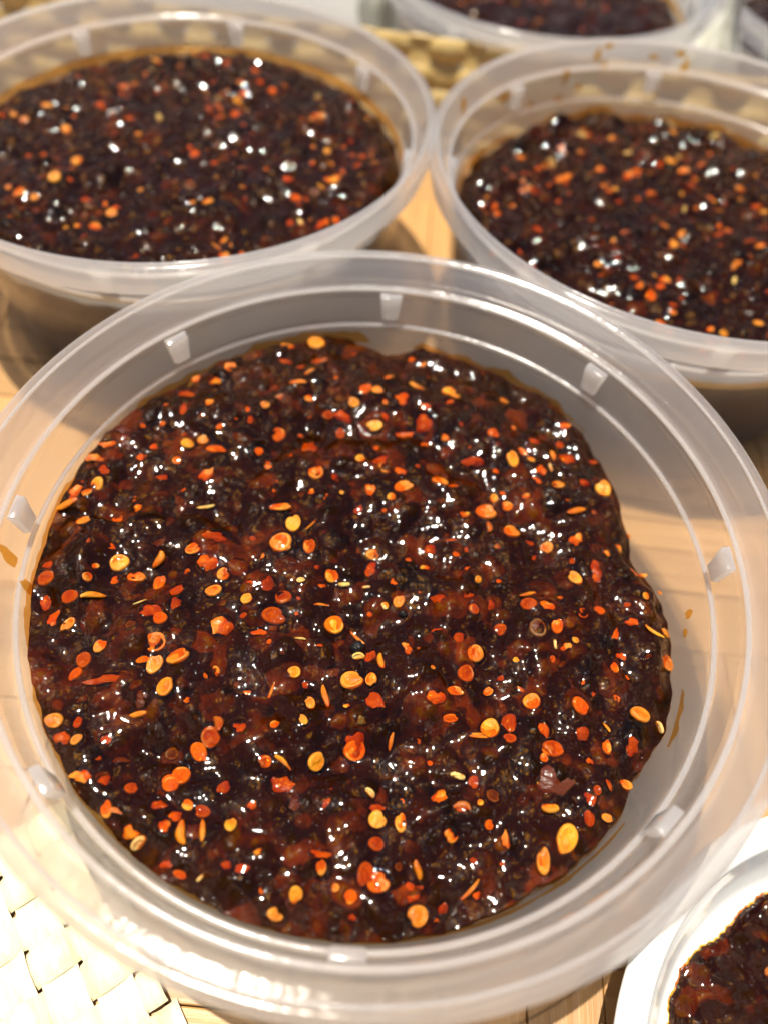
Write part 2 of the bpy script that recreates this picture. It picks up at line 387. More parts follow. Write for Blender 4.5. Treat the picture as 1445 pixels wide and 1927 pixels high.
# ================================================================== sauce
def pnoise(x, y, seed=0):
    """2-D gradient noise on arrays"""
    rs = np.random.RandomState(seed); g = rs.rand(256, 256)*2*np.pi
    xi = np.floor(x).astype(int); yi = np.floor(y).astype(int); xf = x-xi; yf = y-yi
    u = xf*xf*xf*(xf*(xf*6-15)+10); v = yf*yf*yf*(yf*(yf*6-15)+10)
    def gr(i, j, dx, dy):
        a = g[(xi+i) & 255, (yi+j) & 255]; return np.cos(a)*dx+np.sin(a)*dy
    a = gr(0, 0, xf, yf)*(1-u)+gr(1, 0, xf-1, yf)*u
    b = gr(0, 1, xf, yf-1)*(1-u)+gr(1, 1, xf-1, yf-1)*u
    return a*(1-v)+b*v
def sstep(a, b, x):
    t = np.clip((x-a)/(b-a), 0, 1); return t*t*(3-2*t)
class Field:
    """height raster (units) over [-1,1]^2 with lumps of chopped chili under a wet film"""
    def __init__(s, seed, n, nlump, swirl=1.0, lump=1.0, spikes=0, tone=0.93):
        s.n = n; rs = np.random.RandomState(seed)
        ax = np.linspace(-1, 1, n); X, Y = np.meshgrid(ax, ax, indexing='xy')
        wx = X+0.05*pnoise(X*5+3, Y*5, seed+1); wy = Y+0.05*pnoise(X*5, Y*5+7, seed+2)
        H = 0.034*pnoise(wx*3.2, wy*3.2, seed+3)+0.024*pnoise(wx*8, wy*8, seed+4)
        # folds left by the spoon, arcs round the middle
        rr = np.hypot(wx+0.12, wy-0.05); th = np.arctan2(wy-0.05, wx+0.12)
        rid = np.sin(rr*21+1.6*th+3.2*pnoise(X*2.6+9, Y*2.6, seed+5))
        H += swirl*0.011*rid*np.abs(rid)*sstep(0.1, 0.4, rr)*(0.4+1.2*np.clip(pnoise(X*3+2, Y*3, seed+7)+0.4, 0, 1))
        s.smooth = H.copy()
        Lh = np.full_like(H, -1.0); T = 0.35+0.3*pnoise(X*6, Y*6+5, seed+6)
        px = 2/(n-1)
        for k in range(nlump):
            big = rs.rand()
            a = (0.013+0.042*big**2.6)*rs.uniform(0.8, 1.2); b = a*rs.uniform(0.55, 1.0)
            x0, y0 = rs.uniform(-0.92, 0.92, 2)
            if x0*x0+y0*y0 > 0.84: continue
            ang = rs.uniform(0, np.pi); hh = a*rs.uniform(0.22, 0.5)*lump
            if k < spikes: hh *= 2.6
            i0 = int((x0-a+1)/px); i1 = int((x0+a+1)/px)+2; j0 = int((y0-a+1)/px); j1 = int((y0+a+1)/px)+2
            i0, j0 = max(i0, 0), max(j0, 0)
            dx = X[j0:j1, i0:i1]-x0; dy = Y[j0:j1, i0:i1]-y0
            c, q = np.cos(ang), np.sin(ang)
            d2 = ((dx*c+dy*q)/a)**2+((-dx*q+dy*c)/b)**2
            tilt = (dx*rs.uniform(-1, 1)+dy*rs.uniform(-1, 1))*0.35
            dome = np.where(d2 < 1, hh*np.sqrt(np.clip(1-d2, 0, 1))+tilt*(1-d2)-0.3*hh, -1)
            cur = Lh[j0:j1, i0:i1]; m_ = dome > cur
            cur[m_] = dome[m_]
            tt = T[j0:j1, i0:i1]; tn_ = rs.beta(1.3, 2.2)
            tt[m_] = tt[m_]*0.35+tn_*0.65
        # wet film smooths the joints
        k_ = 0.004; base = 0.0*H
        mx = np.maximum(Lh, base-0.002)
        L2 = k_*np.log(np.exp((np.clip(Lh, -0.05, 1))/k_)+np.exp(base/k_))
        H = H+L2
        for q in range(2):
            H[1:-1, 1:-1] = (H[1:-1, 1:-1]*2+H[:-2, 1:-1]+H[2:, 1:-1]+H[1:-1, :-2]+H[1:-1, 2:])/6
        H += 0.0032*pnoise(X*60, Y*60, seed+8)+0.0022*pnoise(X*130, Y*130, seed+9)
        s.H, s.T = H, T*tone
        S = s.smooth = H.copy()
        for q in range(int(max(3, n/110))):
            S[1:-1, 1:-1] = (S[1:-1, 1:-1]+S[:-2, 1:-1]+S[2:, 1:-1]+S[1:-1, :-2]+S[1:-1, 2:])/5
        F = H.copy()
        for q in range(max(4, int((n/300)**2*5))):
            F[1:-1, 1:-1] = (F[1:-1, 1:-1]+F[:-2, 1:-1]+F[2:, 1:-1]+F[1:-1, :-2]+F[1:-1, 2:])/5
        s.film = F+0.0022+0.0030*pnoise(X*22, Y*22+3, seed+12)+0.0016*pnoise(X*55, Y*55, seed+13)
        s.X, s.Y = X, Y
    def carve(s, table):
        n = s.n; px = 2/(n-1)
        rs_ = random.Random(len(table))
        for (x, y, L, W, ang, kind, col) in table:
            if kind in 'SB' or (rs_.random() < (0.08 if col == 'y' else 0.25)): continue
            a = max(L, W)*0.5*1.2; i0 = max(int((x-a+1)/px), 0); i1 = int((x+a+1)/px)+2; j0 = max(int((y-a+1)/px), 0); j1 = int((y+a+1)/px)+2
            dx = s.X[j0:j1, i0:i1]-x; dy = s.Y[j0:j1, i0:i1]-y; c, q = math.cos(rad(ang)), math.sin(rad(ang))
            d = np.sqrt(((dx*c+dy*q)/(L*0.54))**2+((-dx*q+dy*c)/(W*0.54))**2)
            w = 1-sstep(0.85, 1.15, d); S = s.smooth[j0:j1, i0:i1]
            h = s.H[j0:j1, i0:i1]; h += w*(np.minimum(h, S-0.011)-h)
    def at(s, A, x, y):
        n = s.n; u = np.clip((np.asarray(x)+1)/2*(n-1), 0, n-1.001); v = np.clip((np.asarray(y)+1)/2*(n-1), 0, n-1.001)
        i = u.astype(int); j = v.astype(int); fu = u-i; fv = v-j
        return A[j, i]*(1-fu)*(1-fv)+A[j, i+1]*fu*(1-fv)+A[j+1, i]*(1-fu)*fv+A[j+1, i+1]*fu*fv
o_surf = {}
def sauce(name, loc, zbase, N, field, outline, level, edge_drop, floor_z, side_r, label, group=None, e0=0.90):
    """outline(theta) -> radius; level(x, y) -> surface height; all in units, z measured from the thing's base"""
    g = np.linspace(-1, 1, N); a, b = np.meshgrid(g, g, indexing='xy')
    big = np.abs(a) > np.abs(b)
    r = np.where(big, np.abs(a), np.abs(b))
    with np.errstate(divide='ignore', invalid='ignore'):
        ph = np.where(big, np.pi/4*(b/np.where(a == 0, 1, a)), np.pi/2-np.pi/4*(a/np.where(b == 0, 1, b)))
    sg = np.where(big, np.sign(a), np.sign(b)); sg[sg == 0] = 1
    cx_, cy_ = np.cos(ph)*sg, np.sin(ph)*sg
    th = np.arctan2(cy_, cx_); R = outline(th)
    x = r*cx_*R; y = r*cy_*R
    z = level(x, y)+field.at(field.H, x, y)*(1-0.35*sstep(0.94, 1.0, r))-edge_drop(th)*sstep(e0, 1.0, r)**1.4
    zf = level(x, y)+field.at(field.film, x, y)*(1-0.35*sstep(0.94, 1.0, r))-edge_drop(th)*sstep(e0, 1.0, r)**1.4
    tone = field.at(field.T, x, y)
    V = np.stack([x, y, z], -1).reshape(-1, 3)
    idx = np.arange(N*N).reshape(N, N)
    q = np.stack([idx[:-1, :-1], idx[:-1, 1:], idx[1:, 1:], idx[1:, :-1]], -1).reshape(-1, 4)
    loop = np.concatenate([idx[0, :-1], idx[:-1, -1], idx[-1, :0:-1], idx[:0:-1, 0]])
    K = 9; nl = len(loop); bx, by, bz = V[loop].T; bth = np.arctan2(by, bx); br = np.hypot(bx, by)
    rings = []; quads = [q]; prev = loop; tones = [tone.reshape(-1)]; cnt = N*N
    for k in range(1, K+1):
        t = k/K; zz = bz*(1-t)+floor_z*t
        rr = br+0.008*np.sin(np.pi*min(t*1.2, 1))+0.010*pnoise(bth*14, zz*18+3, 5)+0.006*pnoise(bth*45, zz*50+3, 6)
        rr = np.minimum(rr, side_r(zz)-0.004)
        rings.append(np.stack([rr*np.cos(bth), rr*np.sin(bth), zz], -1)); tones.append(0.35+0.5*pnoise(bth*12, zz*14, 8))
        new = np.arange(cnt, cnt+nl); cnt += nl
        quads.append(np.stack([prev, new, np.roll(new, -1), np.roll(prev, -1)], -1)); prev = new
    V = np.concatenate([V]+rings)*U; Q = np.concatenate(quads)
    me = bpy.data.meshes.new(name); me.vertices.add(len(V)); me.vertices.foreach_set('co', V.ravel())
    me.loops.add(Q.size); me.loops.foreach_set('vertex_index', Q.ravel())
    me.polygons.add(len(Q)); me.polygons.foreach_set('loop_start', np.arange(0, Q.size, 4)); me.polygons.foreach_set('loop_total', np.full(len(Q), 4))
    me.polygons.foreach_set('use_smooth', np.ones(len(Q), bool))
    me.update(calc_edges=True); me.validate()
    at = me.attributes.new('tone', 'FLOAT', 'POINT'); at.data.foreach_set('value', np.concatenate(tones).astype(np.float32))
    me.materials.append(M['sauce'])
    o = obj(name, me); o.location = Vector((loc[0], loc[1], zbase))*U
    tag(o, label, 'sauce', group)
    Vf = np.stack([x, y, zf], -1).reshape(-1, 3)
    fr_ = []; prev = loop; cnt = N*N; qf = [q]
    for k in range(3):
        c3 = rings[k].copy(); rq = np.hypot(c3[:, 0], c3[:, 1]); rn = np.minimum(rq+0.005, side_r(c3[:, 2])-0.0015)
        c3[:, 0] *= rn/rq; c3[:, 1] *= rn/rq; c3[:, 2] = np.minimum(c3[:, 2], Vf[loop, 2]-0.004*(k+1)); fr_.append(c3)
        new = np.arange(cnt, cnt+nl); cnt += nl
        qf.append(np.stack([prev, new, np.roll(new, -1), np.roll(prev, -1)], -1)); prev = new
    Vf = np.concatenate([Vf]+fr_)*U; q = np.concatenate(qf)
    fm = bpy.data.meshes.new('oil_film'); fm.vertices.add(len(Vf)); fm.vertices.foreach_set('co', Vf.ravel())
    fm.loops.add(q.size); fm.loops.foreach_set('vertex_index', q.ravel())
    fm.polygons.add(len(q)); fm.polygons.foreach_set('loop_start', np.arange(0, q.size, 4)); fm.polygons.foreach_set('loop_total', np.full(len(q), 4))
    fm.polygons.foreach_set('use_smooth', np.ones(len(q), bool)); fm.update(calc_edges=True); fm.materials.append(M['film'])
    obj('oil_film', fm, o)
    def surf(px, py):
        pt = math.atan2(py, px); pr_ = math.hypot(px, py)/float(outline(np.array(pt)))
        return float(level(np.array(px), np.array(py))+field.at(field.smooth, px, py)-edge_drop(np.array(pt))*sstep(e0, 1.0, pr_)**1.4)
    o_surf[o.name] = surf
    return o

# ------------------------------------------------------------------ seeds, flakes, slivers (shared meshes, unit length 1)
def kidney(seed, notch=0.25, curl=True, n=22):
    rs = random.Random(seed); rings = [0.0, 0.35, 0.62, 0.80, 0.93, 1.0]
    prof = [0.26, 0.27, 0.22, 0.26, 0.19, 0.0] if curl else [0.20, 0.20, 0.18, 0.15, 0.10, 0.0]
    tn = [0.0, 0.05, 0.1, 0.75, 1.0, 1.0]
    vs, fs, tone = [], [], []
    ph = rs.uniform(0, 6)
    def rr(a):
        d = (a-0.5+math.pi) % (2*math.pi)-math.pi
        return 0.5*(1-notch*math.exp(-(d/0.36)**2)+0.04*math.sin(2*a+ph)+0.03*math.sin(3*a+ph*2))
    for side in (1, -1):
        for q, f in enumerate(rings):
            if side < 0 and q == len(rings)-1: continue
            for i in range(n):
                a = 2*math.pi*i/n; r = rr(a)*f
                z = prof[q]*(0.55 if side > 0 else -0.5)
                if side > 0 and curl and q in (1, 2): z *= 0.8+0.35*math.sin(a+ph)
                vs.append((r*math.cos(a), r*math.sin(a)*0.86, z)); tone.append(tn[q])
    R_ = len(rings)
    for q in range(R_-1):
        for i in range(n):
            j = (i+1) % n; fs.append((q*n+i, (q+1)*n+i, (q+1)*n+j, q*n+j))
    o = R_*n
    for q in range(R_-1):
        A = o+q*n; Bq = o+(q+1)*n if q < R_-2 else (R_-1)*n
        for i in range(n):
            j = (i+1) % n; fs.append((A+i, A+j, Bq+j, Bq+i))
    me = mesh('chili_seed', vs, fs, M['seed']); at = me.attributes.new('tone', 'FLOAT', 'POINT'); at.data.foreach_set('value', tone)
    return me
def half_seed(seed):
    me = kidney(seed, 0.1, True); me.name = 'chili_seed'; return me
def flake(seed, n=14):
    rs = random.Random(seed); vs, fs = [], []
    ph = [rs.uniform(0, 6.3) for _ in range(4)]; bend = rs.uniform(0.3, 1.0)
    R = [0.5*(1+0.18*math.sin(2*a_+ph[0])+0.15*math.sin(3*a_+ph[1])+0.13*math.sin(5*a_+ph[2])+rs.uniform(-.09, .09)) for a_ in [2*math.pi*i/n for i in range(n)]]
    for side in (1, -1):
        for f in (0.02, 0.4, 0.72, 0.94, 1.0):
            if side < 0 and f == 1.0: continue
            for i in range(n):
                a_ = 2*math.pi*i/n; x = R[i]*f*math.cos(a_); y = R[i]*f*math.sin(a_)
                th_ = 0.10*(1-f**3)
                z = side*th_-bend*y*y*0.5+0.05*math.sin(7*x+ph[3])+0.03*math.sin(9*y+ph[1])
                vs.append((x, y, z))
    for q in range(4):
        for i in range(n):
            j = (i+1) % n; fs.append((q*n+i, (q+1)*n+i, (q+1)*n+j, q*n+j))
    o = 5*n
    for q in range(4):
        A = o+q*n; Bq = o+(q+1)*n if q < 3 else 4*n
        for i in range(n):
            j = (i+1) % n; fs.append((A+i, A+j, Bq+j, Bq+i))
    return mesh('chili_flake', vs, fs, M['flake'])
def sliver(seed, n=9, k=6):
    rs = random.Random(seed); vs, fs = [], []; bend = rs.uniform(-0.5, 0.5); ph = rs.uniform(0, 6)
    for i in range(n):
        t = i/(n-1); w = 0.5*max(0.05, math.sin(math.pi*(0.06+0.9*t)))**0.6
        for q in range(k):
            a_ = 2*math.pi*q/k
            vs.append((t-0.5, w*math.cos(a_)+bend*(t-0.5)**2*2.5+0.15*math.sin(4*t+ph), w*math.sin(a_)*0.55))
    for i in range(n-1):
        for q in range(k): fs.append((i*k+q, i*k+(q+1) % k, (i+1)*k+(q+1) % k, (i+1)*k+q))
    fs.append(tuple(range(k))[::-1]); fs.append(tuple(range((n-1)*k, n*k)))
    return mesh('pepper_sliver', vs, fs, M['flake'])
def corn():
    bm = bmesh.new(); bmesh.ops.create_icosphere(bm, subdivisions=3, radius=0.5)
    for v in bm.verts:
        p = v.co*9; v.co *= 1+0.05*math.sin(p.x+2*math.sin(p.y))+0.05*math.sin(p.z*1.3+p.y)
    me = bpy.data.meshes.new('peppercorn'); bm.to_mesh(me); bm.free(); me.materials.append(M['flake'])
    me.polygons.foreach_set('use_smooth', [True]*len(me.polygons)); return me
POOL = {'K': [kidney(i, 0.30) for i in range(5)], 'R': [kidney(20+i, 0.10) for i in range(4)], 'H': [half_seed(40+i) for i in range(2)],
        'F': [flake(i) for i in range(8)], 'S': [sliver(i) for i in range(6)], 'B': [corn()]}
NAME = {'K': 'chili_seed', 'R': 'chili_seed', 'H': 'chili_seed', 'F': 'chili_flake', 'S': 'pepper_sliver', 'B': 'peppercorn'}
COLR = {'y': (0.55, 0.205, 0.007), 'o': (0.50, 0.148, 0.004), 'r': (0.31, 0.066, 0.003), 'd': (0.075, 0.017, 0.006), 'p': (0.58, 0.38, 0.12), 'g': (0.22, 0.16, 0.04), 'b': (0.006, 0.005, 0.005)}
def piece(parent, rs, x, y, z, nrm, L, W, ang, kind, col, sink=0.0):
    o = obj(NAME[kind], rs.choice(POOL[kind]), parent)
    if kind in 'KR': W = W/0.86; th = min(L, W)
    elif kind == 'F': th = min(L, W)*0.9
    elif kind == 'H': th = L
    elif kind == 'S': th = W
    else: th = L
    jit = (0.16 if rs.random() < 0.6 else 0.42) if kind != 'H' else 0.1
    n = Vector((nrm[0]+rs.uniform(-jit, jit), nrm[1]+rs.uniform(-jit, jit), nrm[2])).normalized()
    flip = rs.choice((0, 180)) if kind in 'FSR' else rs.choice((0, 0, 180))
    q = Vector((0, 0, 1)).rotation_difference(n).to_matrix() @ Matrix.Rotation(rad(ang+flip), 3, 'Z')
    if kind == 'H': q = q @ Matrix.Rotation(rad(62), 3, 'X'); W = L*0.8
    mm = q.to_4x4() @ Matrix.Diagonal((L*U, W*U, th*U, 1)); mm.translation = Vector((x, y, z-sink))*U
    o.matrix_local = mm
    c = COLR[col]; k = rs.uniform(0.85, 1.12); hgt = rs.uniform(0.9, 1.12)
    o.color = (c[0]*k, c[1]*k*hgt, c[2]*k, 1)
    return o
def dress(parent, field, level, table, seed, nx):
    """put the listed pieces on the surface"""
    rs = random.Random(seed)
    e = 0.012
    for (x, y, L, W, ang, kind, col) in table:
        hz = o_surf[parent.name]
        z = hz(x, y); gx = (hz(x+e, y)-hz(x-e, y))/(2*e); gy = (hz(x, y+e)-hz(x, y-e))/(2*e)
        n = Vector((-gx*0.8, -gy*0.8, 1)).normalized()
        th = min(L, W)
        if kind in 'KR': dz = {'y': rs.uniform(-0.001, 0.003), 'o': rs.uniform(-0.009, 0.001), 'r': rs.uniform(-0.011, -0.005), 'd': -0.006, 'p': 0.001}.get(col, 0)-0.03*th
        elif kind == 'F': dz = {'o': rs.uniform(-0.006, 0.001), 'r': rs.uniform(-0.010, -0.002), 'd': -0.002}.get(col, 0)-0.05*th
        else: dz = {'S': 0.25*th, 'H': 0.0, 'B': 0.1*th}[kind]
        piece(parent, rs, x, y, z+0.001+dz, n, L, W, ang, kind, col)
def random_table(seed, n, rmax, scale=1.0):
    rs = random.Random(seed); out = []
    while len(out) < n:
        x, y = rs.uniform(-1, 1), rs.uniform(-1, 1)
        if math.hypot(x, y) > rmax: continue
        if out and rs.random() < 0.45:
            p = rs.choice(out); a_ = rs.uniform(0, 6.3); x, y = p[0]+0.05*math.cos(a_), p[1]+0.05*math.sin(a_)
            if math.hypot(x, y) > rmax: continue
        if any((x-o[0])**2+(y-o[1])**2 < (0.028)**2 for o in out): continue
        k = rs.choices('KRFSH', (34, 14, 38, 10, 4))[0]
        L = (0.016+0.040*rs.random()**1.6)*scale
        W = L*{'K': 0.78, 'R': 0.92, 'F': rs.uniform(.5, .9), 'S': 0.22, 'H': 0.4}[k]
        c = rs.choices('yord', (22, 46, 14, 18))[0] if k != 'H' else 'p'
        out.append((x, y, L, W, rs.uniform(0, 360), k, c))
    return out

